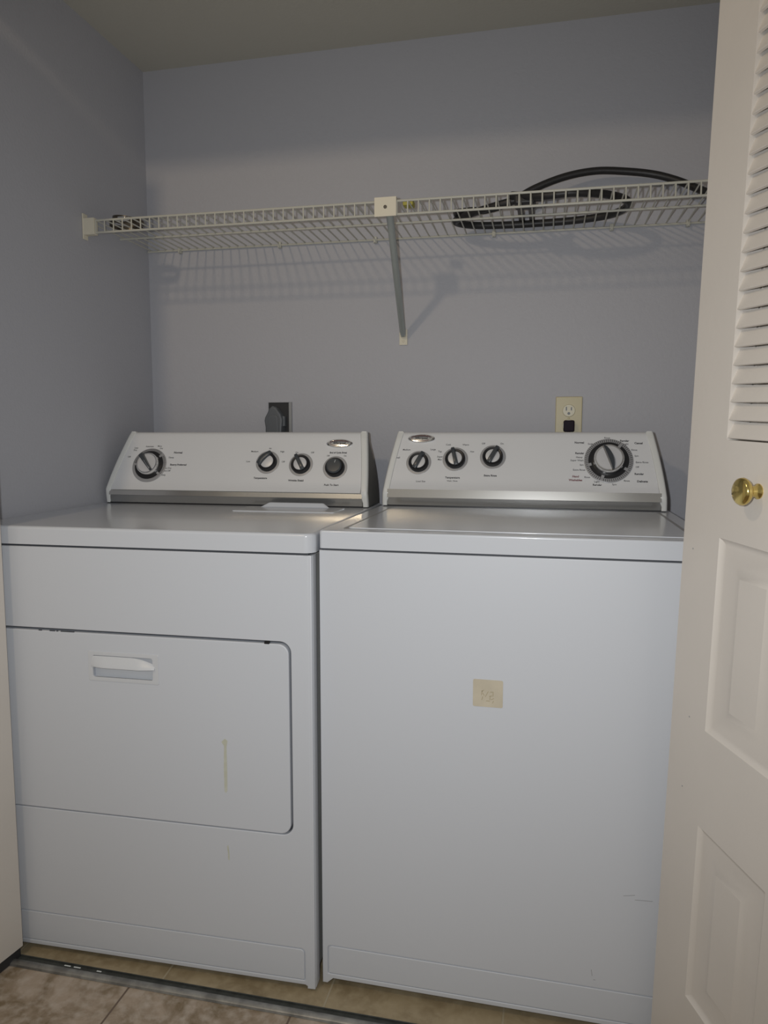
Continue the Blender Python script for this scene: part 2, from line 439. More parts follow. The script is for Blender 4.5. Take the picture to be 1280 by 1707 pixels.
def console(th, x0, x1, tx0, tx1, yf, zf=0.963, zm=0.9425, zb=0.9215, name='control_console'):
    """control console: leaning panel between two end caps, silver strip along its foot. yf = front y of the face at ZF0"""
    dy = yf - 0.490
    NT = 18
    def xl(t): return x0 + (tx0 - x0) * t ** 1.55
    def xr(t): return x1 + (tx1 - x1) * t ** 1.55
    zt = 1.104
    T = math.tan(TH)
    # profile of the body (y,z) round from the face foot over the top to the back
    front = []
    for k in range(NT + 1):
        t = k / NT; z = zf + (ZF1 - zf) * t
        y = yf + (z - ZF0) * T
        if t < 0.16: y -= 0.0045 * (1 - t / 0.16) ** 2      # sweeps out at its foot
        front.append((y, z))
    # panel mesh
    bm = new()
    capw = 0.017
    grid = []
    for (y, z) in front:
        t = (z - 0.925) / (zt - 0.925)
        L, R = xl(t) + capw, xr(t) - capw
        grid.append([bm.verts.new((L + (R - L) * i / 12, y, z)) for i in range(13)])
    # round the top and go to the back
    ty = front[-1][0]
    for (oy, oz, t) in ((0.004, 0.005, 1.0), (0.012, 0.007, 1.0), (0.076, 0.0075, 1.0)):
        L, R = xl(t) + capw, xr(t) - capw
        grid.append([bm.verts.new((L + (R - L) * i / 12, ty + oy, front[-1][1] + oz)) for i in range(13)])
    for a, b in zip(grid, grid[1:]):
        for i in range(12): bm.faces.new((a[i], a[i + 1], b[i + 1], b[i]))
    con = obj(name, bm, 'plastic', th, angle=50)
    # end caps: bulging a little in front of the panel
    housing_rows = []
    for side in (0, 1):
        bm = new(); rows = []; prof_rows = []
        zs = [zb, zb + 0.010, 0.940, ZF0] + [ZF0 + (zt - ZF0) * k / 14 for k in range(1, 15)]
        for z in zs:
            t = max(0.0, (z - 0.925) / (zt - 0.925))
            yfz = yf + (z - ZF0) * T - 0.0028 if z >= ZF0 else yf - 0.0028 + (ZF0 - z) * 0.2
            yb = yfz + 0.020
            prof_rows.append((z, t, yfz))
            if z < 0.933: w_ = capw * 0.8
            else: w_ = capw
            xo = xl(t) if side == 0 else xr(t)
            sg = 1 if side == 0 else -1
            r = 0.005
            # rows across: inner back, inner front, outer front rounded, outer back
            pts = [(xo + sg * w_, yb), (xo + sg * w_, yfz + 0.002), (xo + sg * (w_ - 0.002), yfz), (xo + sg * r, yfz), (xo + sg * r * 0.35, yfz + r * 0.3), (xo, yfz + r),
                   (xo, (yfz + yb) / 2), (xo, yb - r), (xo + sg * r, yb)]
            if z == zs[-1]:
                pts = [(px, min(max(py, yfz + 0.004), yb - 0.004)) for px, py in pts]
            rows.append([bm.verts.new((px, py, z)) for px, py in pts])
        for a, b in zip(rows, rows[1:]):
            for i in range(len(a)):
                i2 = (i + 1) % len(a); bm.faces.new((a[i], a[i2], b[i2], b[i]))
        housing_rows.append([(z, xl(t), xr(t), yfz + 0.018, yf + 0.075 + 0.075 * (1 - t ** 2.2)) for z, t, yfz in prof_rows]) if side == 0 else None
        # domed top
        top = rows[-1]
        cx = sum(v.co.x for v in top) / len(top); cy = sum(v.co.y for v in top) / len(top)
        dome = [bm.verts.new((v.co.x + (cx - v.co.x) * 0.35, v.co.y + (cy - v.co.y) * 0.12, v.co.z + 0.003)) for v in top]
        for i in range(len(top)):
            i2 = (i + 1) % len(top); bm.faces.new((top[i], top[i2], dome[i2], dome[i]))
        bm.faces.new(dome); bm.faces.new(rows[0][::-1])
        obj('end_cap', bm, 'cap', con, angle=50)
    bm = new(); prev = None
    for (z, a, b, ya, yb_) in housing_rows[0]:
        yb_ = max(yb_, ya + 0.02)
        cur = [bm.verts.new(p) for p in ((a + 0.001, ya, z), (b - 0.001, ya, z), (b - 0.001, yb_ - 0.012, z), (b - 0.012, yb_, z), (a + 0.012, yb_, z), (a + 0.001, yb_ - 0.012, z))]
        if prev:
            for q in range(6): bm.faces.new((prev[q], prev[(q + 1) % 6], cur[(q + 1) % 6], cur[q]))
        else: bm.faces.new(cur[::-1])
        prev = cur
    bm.faces.new(prev)
    obj('rear_housing', bm, 'housing', con)
    # silver strip, two facets
    L, R = xl(0) + 0.0145, xr(0) - 0.0145
    bm = new()
    pr = [(yf + 0.006, zb), (yf + 0.004, zb + 0.002), (yf + 0.001, zm - 0.001), (yf - 0.0045, zm), (yf - 0.0005, zf), (yf + 0.006, zf + 0.0005)]
    A = [bm.verts.new((L, y, z)) for y, z in pr]; Bv = [bm.verts.new((R, y, z)) for y, z in pr]
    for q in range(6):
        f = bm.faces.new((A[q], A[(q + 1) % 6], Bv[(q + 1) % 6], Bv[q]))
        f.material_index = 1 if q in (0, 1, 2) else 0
    bm.faces.new(A[::-1]); bm.faces.new(Bv)
    obj('silver_strip', bm, ['silver', 'silver_dark'], con, angle=15)
    bm = new(); box(bm, x0 + 0.004, x1 - 0.004, yf + 0.005, yf + 0.09, zb - 0.0025, zb + 0.003); obj('console_gasket', bm, 'black', con)
    return con


def bar(bm, m, w, l0, l1, h0, h1, taper=1.0, bow=0.0):
    """finger grip across a knob: along local Y from l0 to l1, width w, rising from h0 to h1"""
    N = 10; rows = []
    for k in range(N + 1):
        t = k / N; y = l0 + (l1 - l0) * t
        ww = w * (1 + (taper - 1) * t); off = bow * math.sin(math.pi * t)
        hh = h1 - (h1 - h0) * 0.25 * (2 * t - 1) ** 4
        rows.append([bm.verts.new(p) for p in ((off - ww / 2, y, h0), (off - ww / 2 * 0.75, y, hh - 0.001), (off - ww * 0.25, y, hh), (off + ww * 0.25, y, hh), (off + ww / 2 * 0.75, y, hh - 0.001), (off + ww / 2, y, h0))])
    for a, b in zip(rows, rows[1:]):
        for i in range(6): bm.faces.new((a[i], a[(i + 1) % 6], b[(i + 1) % 6], b[i]))
    bm.faces.new(rows[0][::-1]); bm.faces.new(rows[-1])
    bmesh.ops.transform(bm, matrix=m, verts=[v for r in rows for v in r])


def knob(th, x, z, yz0, angle, kind='bar', label=None):
    m0 = fmat(x, z, 0, 0.0002, yz0)
    m = m0 @ Matrix.Rotation(-math.radians(angle), 4, 'Z')
    bm = new(); lathe(bm, [(0.0, 0.0), (0.0255, 0.0), (0.0255, 0.004), (0.0245, 0.0095), (0.0225, 0.0115), (0.0185, 0.0105), (0.0175, 0.0075), (0.0, 0.0075)], 40, m0)
    k = obj('selector_knob', bm, 'black', th, angle=30)
    bm = new(); lathe(bm, [(0.0318, 0.0), (0.0318, 0.0010), (0.031, 0.0014), (0.0262, 0.0014), (0.0262, 0.0)], 44, m0); obj('dial_ring', bm, 'ring', k)
    if kind == 'button':
        bm = new(); lathe(bm, [(0, 0.0076), (0.0200, 0.0076), (0.0200, 0.0140), (0.0170, 0.0165), (0, 0.0172)], 36, m0); obj('button_cap', bm, 'grip', k)
        bm = new(); bar(bm, m, 0.0016, 0.008, 0.0155, 0.0160, 0.0176); obj('pointer_mark', bm, 'white_dot', k)
        return k
    bm = new(); lathe(bm, [(0, 0.0077), (0.0178, 0.0077), (0.0172, 0.0095), (0.013, 0.0105), (0, 0.0108)], 36, m0); f = obj('knob_face', bm, 'face', k); f['label'] = 'silver disc in the black knob'
    bm = new()
    if kind == 'bar': bar(bm, m, 0.0125, -0.021, 0.0265, 0.0078, 0.0195, 0.85)
    else: bar(bm, m @ Matrix.Translation((-0.0095, 0, 0)), 0.015, -0.021, 0.0255, 0.0078, 0.0185, 0.8, -0.003)
    obj('finger_grip', bm, 'grip', k)
    return k


def big_dial(th, x, z, yz0, sc, angle, taper, washer=True):
    m0 = fmat(x, z, 0, 0.0002, yz0) @ Matrix.Scale(sc, 4)
    bm = new(); lathe(bm, [(0, 0), (0.0565, 0), (0.0565, 0.002), (0.055, 0.003), (0.047, 0.003), (0.0465, 0.0022), (0, 0.0022)], 64, m0)
    r = obj('cycle_dial', bm, 'ring', th)
    bm = new(); lathe(bm, [(0.0340, 0.0030), (0.0470, 0.0030), (0.0470, 0.0044), (0.0340, 0.0044)], 64, m0); obj('black_ring', bm, 'black', r)
    # white blocks where the ring of settings is broken
    for a in ((-105, 120, 35, 198) if washer else (-88, 48, 128)):
        mm = m0 @ Matrix.Rotation(-math.radians(a), 4, 'Z')
        bm = new(); box(bm, -0.0035, 0.0035, 0.041, 0.050, 0.0044, 0.0050, 0, 1, mm)
        obj('setting_block', bm, 'ring', r)
    bm = new()
    arcs = ((40, 118), (126, 193), (203, 262), (-93, 30)) if washer else ((-80, 40), (56, 122))
    for a0, a1 in arcs:
        n = int((a1 - a0) / 5)
        for q in range(n + 1):
            mm = m0 @ Matrix.Rotation(-math.radians(a0 + (a1 - a0) * q / max(n, 1)), 4, 'Z')
            box(bm, -0.00065, 0.00065, 0.0480, 0.0550, 0.0030, 0.0034, 0, 1, mm)
    obj('tick_marks', bm, 'ink', r, smooth=False)
    bm = new(); lathe(bm, [(0.0, 0.0045), (0.0375, 0.0045), (0.0372, 0.009), (0.0350, 0.019), (0.0330, 0.0218), (0.0312, 0.0218), (0.0305, 0.0200), (0, 0.0200)], 56, m0)
    s = obj('dial_skirt', bm, 'chrome', r); s['label'] = 'chrome dial skirt'
    bm = new(); lathe(bm, [(0, 0.0202), (0.0302, 0.0202), (0.029, 0.0214), (0, 0.0222)], 48, m0); obj('dial_face', bm, 'face', r)
    m = m0 @ Matrix.Rotation(-math.radians(angle), 4, 'Z')
    bm = new()
    if washer:
        # lens-shaped fin: one straight edge, one bowed
        N = 12; rows = []
        for k in range(N + 1):
            t = k / N; y = -0.031 + 0.063 * t
            b_ = 0.0150 * math.sin(math.pi * min(max(0.08 + 0.86 * t, 0), 1)) ** 0.8
            hh = 0.036 - 0.006 * (2 * t - 1) ** 4
            rows.append([bm.verts.new(p) for p in ((-0.0045, y, 0.0203), (-0.004, y, hh), (-0.0035 + b_ * 0.7, y, hh - 0.001), (-0.003 + b_, y, 0.0203))])
        for a, b in zip(rows, rows[1:]):
            for i in range(4): bm.faces.new((a[i], a[(i + 1) % 4], b[(i + 1) % 4], b[i]))
        bm.faces.new(rows[0][::-1]); bm.faces.new(rows[-1])
        bmesh.ops.transform(bm, matrix=m, verts=bm.verts[:])
    else:
        bar(bm, m, 0.0085, -0.031, 0.034, 0.0203, 0.034, 2.1)
    obj('finger_grip', bm, 'grip', r)
    if not washer:
        bm = new(); bar(bm, m, 0.0030, -0.0315, 0.004, 0.0330, 0.0350, 0.8); obj('pointer_inlay', bm, 'chrome', r)
    return r


def emblem(th, x, z, yz0):
    m0 = fmat(x, z, 0, 0.0002, yz0) @ Matrix.Diagonal((1, 0.34, 1, 1))
    bm = new(); lathe(bm, [(0, 0), (0.0345, 0), (0.0345, 0.002), (0.032, 0.0038), (0.0295, 0.0034), (0.0285, 0.0026), (0, 0.0046)], 48, m0)
    e = obj('oval_emblem', bm, 'chrome', th); e['label'] = 'oval chrome maker badge'
    bm = new()
    # swoosh ring round the badge
    pts = [(m0 @ Vector((0.0255 * math.cos(a), 0.0215 * math.sin(a), 0.0042))) for a in [math.radians(20 + 10 * k) for k in range(31)]]
    tube(bm, pts, 0.0004, 6)
    obj('swoosh', bm, 'ink_red', e)
    letters([('Whirlpool', fmat(x, z, 0, 0.0046, yz0), 0.0078, True)], e, 'ink', 'badge_lettering')
    return e


def on_face(yz0, items):
    return [(t, fmat(x, z, 0, 0.0004, yz0), s, b) for (t, x, z, s, b) in items]


def levelling_feet(th, W, D):
    for (x, y) in ((0.045, 0.05), (W - 0.045, 0.05), (0.045, D - 0.06), (W - 0.045, D - 0.06)):
        bm = new(); lathe(bm, [(0, 0.0), (0.019, 0.0), (0.019, 0.007), (0.006, 0.010), (0.006, 0.035), (0, 0.035)], 16, Matrix.Translation((x, y, 0)))
        obj('foot', bm, 'black', th)


def bowed_top(th, name, W, y0, y1, z0, z1, rc, bev, m='enamel', x0=0.0):
    bm = new(); slab(bm, rrect(x0, W, y0, y1, rc, 8, (1, 1, .3, .3)), [], z1, z0, 'z', bev, 4)
    return obj(name, bm, m, th, angle=40)


# ------------------------------------------------------------------ washing machine (right)
WX = 0.0
wm = thing('washing_machine', 'white top-loading washing machine with a yellowed square sticker on its front, right of the dryer', 'washing machine', (WX, 0, 0))
W, D = 0.700, 0.655
bm = new(); box(bm, 0.003, W - 0.003, 0.010, D, 0.028, 0.880, 0.002, 1); obj('side_cabinet', bm, 'side', wm)
bm = new()
front = [(0.0, 0.008), (0.010, 0.008), (0.022, 0.019), (W - 0.022, 0.019), (W - 0.010, 0.008), (W, 0.008), (W, 0.8815), (0.0, 0.8815)]
slab(bm, front, [rrect(0.011, W - 0.011, 0.0285, 0.0890, 0.007, 5, (0.3, 0.3, 1, 1))], 0.0, 0.012, 'y', 0.0016, 3)
box(bm, 0.006, W - 0.006, 0.0028, 0.008, 0.022, 0.094)
fp = obj('front_panel', bm, 'enamel_front', wm)
bm = new(); slab(bm, rrect(0.0126, W - 0.0126, 0.0300, 0.0872, 0.0064, 5, (0.3, 0.3, 1, 1)), [], 0.0, 0.004, 'y', 0.0014, 3); obj('toe_panel', bm, 'enamel_front', wm)
bm = new(); box(bm, 0.004, W - 0.004, 0.004, D - 0.01, 0.880, 0.886); obj('lid_seam', bm, 'inner', wm)
top = bowed_top(wm, 'top_deck', W, -0.001, D, 0.8855, 0.9190, 0.007, 0.0035)
# lid on a flat grey strip that paints in the shade of its gutter
bm = new(); slab(bm, rrect(0.037, W - 0.030, 0.028, 0.470, 0.012, 6), [], 0.9194, 0.9185, 'z', 0.0); obj('lid_gutter_shade', bm, 'gutter', top)
bm = new(); slab(bm, rrect(0.0455, W - 0.0385, 0.036, 0.464, 0.010, 6), [], 0.9213, 0.9190, 'z', 0.0014, 3); lid = obj('lid', bm, 'enamel', wm, angle=50)
con = console(wm, 0.008, 0.688, 0.034, 0.659, 0.490)
Y0 = 0.490
off = -WX
knob(wm, 0.096 + off, 1.028, Y0, 25); knob(wm, 0.188 + off, 1.037, Y0, -15); knob(wm, 0.281 + off, 1.043, Y0, 27)
big_dial(wm, 0.556 + off, 1.036, Y0, 1.0, -20, 1)
emblem(wm, 0.098 + off, 1.088, Y0)
S = 0.0062; dx, dz = 0.556 + off, 1.036
txt = [('Load Size', 0.105, 0.982, S, 0), ('Medium', 0.062, 1.060, S, 0), ('Large', 0.130, 1.061, S, 0), ('Small', 0.040, 1.040, S, 0), ('Super', 0.149, 1.043, S, 0), ('Max', 0.149, 1.036, S, 0),
       ('Temperature', 0.184, 0.992, S * 1.1, 1), ('Wash / Rinse', 0.184, 0.984, S * 0.8, 0), ('Cold', 0.168, 1.073, S, 0), ('Warm', 0.212, 1.073, S, 0), ('Tap', 0.148, 1.056, S, 0), ('Hot', 0.229, 1.056, S, 0),
       ('Extra Rinse', 0.277, 0.998, S * 1.1, 1), ('Off', 0.256, 1.076, S, 0), ('On', 0.302, 1.076, S, 0)]
letters(on_face(Y0, [(t, x + off, z, s, b) for t, x, z, s, b in txt]), wm, 'ink', 'panel_lettering')
g = [('Normal', -0.068, 0.043, 1.15, 1), ('Soak', -0.042, 0.040, 1, 0), ('Rinse', -0.003, 0.0545, 1, 0), ('Spin', -0.003, 0.048, 1, 0), ('Regular', 0.037, 0.0475, 1.1, 1), ('Light', 0.040, 0.040, 1, 0), ('Casual', 0.069, 0.042, 1.15, 1),
     ('Rinse', 0.059, 0.026, 1, 0), ('Spin', 0.064, 0.012, .9, 0), ('Extra Rinse', 0.076, -0.003, 1, 0), ('Off', 0.065, -0.014, .9, 0), ('Regular', 0.069, -0.030, 1.1, 1), ('Delicate', 0.076, -0.047, 1.15, 1), ('Rinse', 0.041, -0.046, 1, 0),
     ('Spin', 0.013, -0.055, 1, 0), ('Rinse', 0.013, -0.0615, 1, 0), ('Light', -0.027, -0.049, 1, 0), ('Regular', -0.026, -0.0565, 1.1, 1), ('Rinse', -0.049, -0.039, 1, 0), ('Extra Rinse', -0.068, -0.022, 1, 0), ('Spin', -0.062, -0.010, .9, 0),
     ('Super Wash', -0.073, 0.0005, 1, 0), ('Heavy', -0.068, 0.008, 1, 0), ('Regular', -0.067, 0.0175, 1.1, 1), ('Hand', -0.076, -0.0375, 1.15, 1), ('Washables', -0.076, -0.046, 1.15, 1)]
letters(on_face(Y0, [(t, dx + x, dz + z, S * s, b) for t, x, z, s, b in g if t not in ('Hand', 'Washables')]), wm, 'ink', 'panel_lettering')
letters(on_face(Y0, [(t, dx + x, dz + z, S * s, b) for t, x, z, s, b in g if t in ('Hand', 'Washables')]), wm, 'ink_red', 'panel_lettering')
levelling_feet(wm, W, D)
# scuffs
bm = new()
for x, z, l, a in ((0.60, 0.271, 0.03, -0.05), (0.635, 0.268, 0.02, 0.1), (0.575, 0.277, 0.02, -0.2), (0.515, 0.118, 0.012, 1.4), (0.52, 0.105, 0.004, 0), (0.63, 0.262, 0.006, 0.3)):
    mm = Matrix.Translation((x, -0.0002, z)) @ Matrix.Rotation(a, 4, 'Y')
    box(bm, -l / 2, l / 2, -0.00015, 0.0003, -0.0004, 0.0004, 0, 1, mm)
obj('scuff_marks', bm, 'scuff', wm, smooth=False)

# sticker on the washer front
st = new(); slab(st, rrect(0.2915, 0.3455, 0.604, 0.655, 0.003, 4), [], -0.0006, -0.0001, 'y', 0)
o = obj('square_sticker', st, 'paper'); tag(o, 'small yellowed square sticker on the front of the washing machine', 'sticker')
bm = new()
random.seed(3)
for (x, z, l, a) in ((0.3075, 0.630, 0.009, 1.45), (0.3095, 0.634, 0.005, 0.6), (0.3105, 0.6275, 0.006, 2.2), (0.3085, 0.620, 0.007, 1.3), (0.3165, 0.628, 0.012, 1.1), (0.3255, 0.6325, 0.006, 0.1), (0.328, 0.6285, 0.007, 1.6),
                     (0.324, 0.625, 0.006, 0.2), (0.3225, 0.621, 0.007, 1.5), (0.327, 0.6195, 0.006, 0.5), (0.319, 0.6155, 0.007, 0.0), (0.328, 0.614, 0.005, 1.2)):
    mm = Matrix.Translation((x, -0.0006, z)) @ Matrix.Rotation(-a, 4, 'Y')
    box(bm, -l / 2, l / 2, -0.00012, 0.0001, -0.00055, 0.00055, 0, 1, mm)
obj('faint_print', bm, mat('faded_print', (0.40, 0.34, 0.22), 0.6), o, smooth=False)

# ------------------------------------------------------------------ dryer (left)
DR = 0.0272
dt = thing('clothes_dryer', 'white front-loading clothes dryer with drop-down door and pull handle, left of the washing machine', 'dryer')
W2, D2 = 0.7408, 0.640
# local x runs from 0 (left) to W2 (right front corner at world (-0.0039,-0.0219))
dt.matrix_world = Matrix.Translation((-0.0039, -0.0219, 0)) @ Matrix.Rotation(DR, 4, 'Z') @ Matrix.Translation((-W2, 0, 0))
def DX(x): return x + 0.0039 + W2    # from fitted dryer-frame x to local
bm = new(); box(bm, 0.006, W2 - 0.008, 0.016, D2, 0.026, 0.872, 0.002, 1); obj('side_cabinet', bm, 'side', dt)
bm = new(); box(bm, W2 - 0.0080, W2 - 0.0062, 0.022, 0.034, 0.03, 0.868); obj('side_flange', bm, 'plastic', dt)
FX0, FX1 = 0.003, W2 - 0.005
bm = new()
prof = [(W2 - 0.020, 0.0075)] + [(W2 - 0.004 - 0.009 + 0.009 * math.sin(a), 0.0007 + 0.009 - 0.009 * math.cos(a)) for a in [math.pi / 2 * k / 8 for k in range(9)]] + [(W2 - 0.004, 0.030), (W2 - 0.020, 0.030)]
prof[0] = (W2 - 0.020, 0.0007)
A = [bm.verts.new((x, y, 0.007)) for x, y in prof]; Bv = [bm.verts.new((x, y, 0.8733)) for x, y in prof]
for q in range(len(prof)): bm.faces.new((A[q], A[(q + 1) % len(prof)], Bv[(q + 1) % len(prof)], Bv[q]))
bm.faces.new(A[::-1]); bm.faces.new(Bv)
obj('corner_return', bm, 'enamel_front', dt, angle=60)
front = [(FX0, 0.006), (FX0 + 0.010, 0.006), (FX0 + 0.020, 0.013), (FX1 - 0.020, 0.013), (FX1 - 0.008, 0.006), (FX1, 0.006), (FX1, 0.8735), (FX0, 0.8735)]
DX0, DX1, DZ0, DZ1 = DX(-0.700), DX(-0.0505), 0.3215, 0.7070
bm = new(); slab(bm, front, [rrect(DX0, DX1, DZ0, DZ1, 0.022, 8), rrect(DX(-0.7225), DX(-0.0290), 0.0225, 0.0890, 0.009, 5, (0.3, 0.3, 1, 1))], 0.001, 0.014, 'y', 0.0018, 3)
box(bm, DX(-0.73), DX(-0.02), 0.0040, 0.009, 0.016, 0.094); obj('front_panel', bm, 'enamel_front', dt)
bm = new(); slab(bm, rrect(DX(-0.7205), DX(-0.0305), 0.0240, 0.0872, 0.0084, 5, (0.3, 0.3, 1, 1)), [], 0.001, 0.005, 'y', 0.0014, 3); obj('toe_panel', bm, 'enamel_front', dt)
bm = new(); box(bm, DX0 - 0.01, DX1 + 0.01, 0.013, 0.017, DZ0 - 0.01, DZ1 + 0.01); obj('door_opening', bm, 'inner', dt)
# drop-down door with a moulded pull
hx0, hx1, hz0, hz1 = DX(-0.4755), DX(-0.3225), 0.6055, 0.6660
bm = new()
slab(bm, rrect(DX0 + 0.0028, DX1 - 0.0042, DZ0 + 0.0024, DZ1 - 0.0048, 0.0205, 8), [rrect(hx0 + .006, hx1 - .006, hz0 + .004, hz1 - .004, 0.004, 3)], 0.0, 0.0135, 'y', 0.0022, 3)
dd = obj('door', bm, 'enamel_front', dt)
bm = new()
slab(bm, rrect(hx0, hx1, hz0, hz1, 0.003, 3), [rrect(hx0 + .010, hx1 - .013, hz0 + .008, hz1 - .008, 0.004, 3)], -0.0012, 0.002, 'y', 0.0008, 2)
box(bm, hx0 + .007, hx1 - .007, 0.0115, 0.0132, hz0 + .005, hz1 - .005)
# grip hood: curved lip over the upper half of the pocket
N = 14; rows = []
gx0, gx1 = hx0 + 0.008, hx1 - 0.008
for i in range(25):
    u = i / 24; x = gx0 + (gx1 - gx0) * u
    e = min(1.0, 4.2 * min(u, 1 - u) + 0.12) ** 0.5
    row = []; dr_ = 0.012 * max(0.0, (u - 0.6) / 0.4) ** 2
    for (y, z) in ((-0.0006, hz1 - 0.009), (-0.0030 * e, hz1 - 0.013), (-0.0075 * e, hz1 - 0.020), (-0.0115 * e, hz1 - 0.0275), (-0.0118 * e, hz1 - 0.0300), (-0.0090 * e, hz1 - 0.0305), (0.001, hz1 - 0.024), (0.002, hz1 - 0.012)):
        row.append(bm.verts.new((x, y, z - dr_ * max(0.0, min(1.0, (z - (hz1 - 0.028)) / 0.015)))))
    rows.append(row)
for a, b in zip(rows, rows[1:]):
    for i in range(8): bm.faces.new((a[i], a[(i + 1) % 8], b[(i + 1) % 8], b[i]))
bm.faces.new(rows[0][::-1]); bm.faces.new(rows[-1])
obj('handle', bm, 'pull', dd, angle=40)
bm = new(); box(bm, DX(-0.103), DX(-0.093), -0.0002, 0.006, DZ1 - 0.0060, DZ1 - 0.0010, 0.0005, 1); obj('rubber_bumper', bm, 'black', dt)
bm = new()
for x0_, x1_ in ((-0.560, -0.548), (-0.535, -0.505), (-0.585, -0.578), (-0.545, -0.541)):
    box(bm, DX(x0_), DX(x1_), -0.0001, 0.0015, DZ1 - 0.0052, DZ1 - 0.0034)
obj('chipped_edge', bm, 'inner', dd, smooth=False)
# dried drip on the door and below it
bm = new()
cx = DX(-0.187)
pl = [(cx - 0.0075, 0.500), (cx - 0.002, 0.492), (cx - 0.0035, 0.45), (cx - 0.003, 0.400), (cx, 0.396), (cx + 0.003, 0.401), (cx + 0.0035, 0.45), (cx + 0.003, 0.49), (cx + 0.0055, 0.503), (cx, 0.507)]
slab(bm, pl, [], -0.0003, 0.0002, 'y', 0)
obj('drip_stain', bm, 'stain', dd, smooth=False)
bm = new(); slab(bm, [(cx - 0.001, 0.285), (cx + 0.001, 0.27), (cx + 0.0005, 0.258), (cx + 0.004, 0.256), (cx + 0.004, 0.268), (cx + 0.002, 0.288)], [], 0.0007, 0.0012, 'y', 0)
obj('drip_stain', bm, 'stain', dt, smooth=False)
bm = new(); box(bm, 0.010, W2 - 0.012, 0.006, D2 - 0.01, 0.871, 0.879); obj('top_seam', bm, 'inner', dt)
top = bowed_top(dt, 'top_panel', W2, 0.0, D2, 0.8780, 0.9145, 0.020, 0.0065)
# lint filter lid at the back right of the top
bm = new(); slab(bm, rrect(DX(-0.318), DX(-0.062), 0.362, 0.470, 0.006, 4), [], 0.9166, 0.9140, 'z', 0.0014, 3); ll = obj('lint_filter_lid', bm, 'enamel', dt)
bm = new()
A = [bm.verts.new(p) for p in ((DX(-0.280), 0.455, 0.9160), (DX(-0.100), 0.455, 0.9160), (DX(-0.118), 0.462, 0.9275), (DX(-0.258), 0.462, 0.9275))]
Bv = [bm.verts.new((v.co.x, v.co.y + 0.008, v.co.z)) for v in A]
bm.faces.new(A); bm.faces.new(Bv[::-1])
for i in range(4): bm.faces.new((A[i], A[(i + 1) % 4], Bv[(i + 1) % 4], Bv[i]))
bmesh.ops.bevel(bm, geom=bm.edges[:], offset=0.0016, segments=3, affect='EDGES')
obj('lid_tab', bm, 'enamel', ll)
YD = 0.4915
for o_ in ():
    pass
con2 = console(dt, DX(-0.7345), DX(-0.010), DX(-0.694), DX(-0.0265), YD, 0.9525, 0.9385, 0.9170)
cosd = math.cos(DR)
def LX(xw, y=0.51):     # world x at the console to local x
    return (xw + 0.0039) / cosd + y * math.tan(DR) + W2
knob(dt, LX(-0.298), 1.026, YD, 42, 'crescent'); knob(dt, LX(-0.207), 1.021, YD, -30); knob(dt, LX(-0.115), 1.014, YD, 12, 'button')
big_dial(dt, LX(-0.631), 1.016, YD, 0.86, -40, 1, False)
emblem(dt, LX(-0.110), 1.075, YD)
t2 = [('Temperature', -0.312, 0.986, 1.1, 1), ('Low', -0.352, 1.028, 1, 0), ('Medium', -0.338, 1.054, 1, 0), ('Air', -0.296, 1.062, .9, 0), ('High', -0.262, 1.054, 1, 0), ('Off', -0.256, 1.028, 1, 0),
      ('Wrinkle Shield', -0.215, 0.981, 1.1, 1), ('On', -0.222, 1.052, 1, 0), ('Off', -0.180, 1.052, 1, 0), ('Push To Start', -0.120, 0.971, 1.1, 1), ('End of Cycle Signal', -0.111, 1.052, .95, 1), ('Off', -0.137, 1.044, .9, 0), ('On', -0.092, 1.044, .9, 0),
      ('Timed Dry', -0.642, 0.965, 1.1, 1), ('Less', -0.680, 1.062, 1, 0), ('Dry', -0.682, 1.056, 1, 0), ('Off', -0.696, 1.038, 1, 0), ('Automatic', -0.641, 1.066, .9, 0), ('More', -0.612, 1.067, .9, 0), ('Dry', -0.606, 1.061, .9, 0),
      ('Normal', -0.555, 1.050, 1.25, 1), ('Damp', -0.572, 1.037, 1, 0), ('Energy Preferred', -0.548, 1.018, 1.1, 1), ('Less Dry', -0.577, 1.009, 1, 0), ('Cool Off', -0.579, 1.002, 1, 0), ('Air Only', -0.590, 0.991, 1, 0)]
letters(on_face(YD, [(t, LX(x), z, S * s, b) for t, x, z, s, b in t2]), dt, 'ink', 'panel_lettering')
levelling_feet(dt, W2, D2)

# ------------------------------------------------------------------ wire shelf
ZS = 1.6425; SL = -0.0083 / 1.35; YS = 0.425; YM = 0.585; YW = YB - 0.006
def sz(x): return ZS + SL * (x - XL)
sh = thing('wire_shelf', 'white vinyl coated wire shelf running along the lavender wall above both machines', 'shelf', (0, 0, 0))
SX0, SX1 = XL + 0.022, XR - 0.012
R_ = 0.0021
bm = new()
for y, dz_ in ((YS, 0.0), (YS, -0.0300), (YM, -0.0045), (YW, -0.004)):
    sx = SX0 if y == YS else XL + 0.002
    tube(bm, [(sx, y, sz(sx) + dz_), (SX1, y, sz(SX1) + dz_)], R_ * 1.35, 8)
obj('long_rods', bm, 'wire', sh)
bm = new(); n = 0; x = SX0 - 0.012
while x < SX1:
    z = sz(x)
    tube(bm, [(x, YW + 0.003, z), (x, YS + 0.002, z), (x, YS - 0.0018, z - 0.0018), (x, YS - 0.0020, z - 0.0300)], R_ * 0.88, 6)
    x += 0.02535; n += 1
o = obj('cross_wires', bm, 'wire', sh); 
bm = new(); box(bm, XL + 0.0006, XL + 0.034, YS - 0.008, YS + 0.010, sz(XL) - 0.036, sz(XL) + 0.006, 0.002, 2)
box(bm, XL + 0.0005, XL + 0.004, YS - 0.009, YS + 0.011, sz(XL) - 0.046, sz(XL) + 0.018, 0.001, 1)
obj('end_bracket', bm, 'cream', sh)
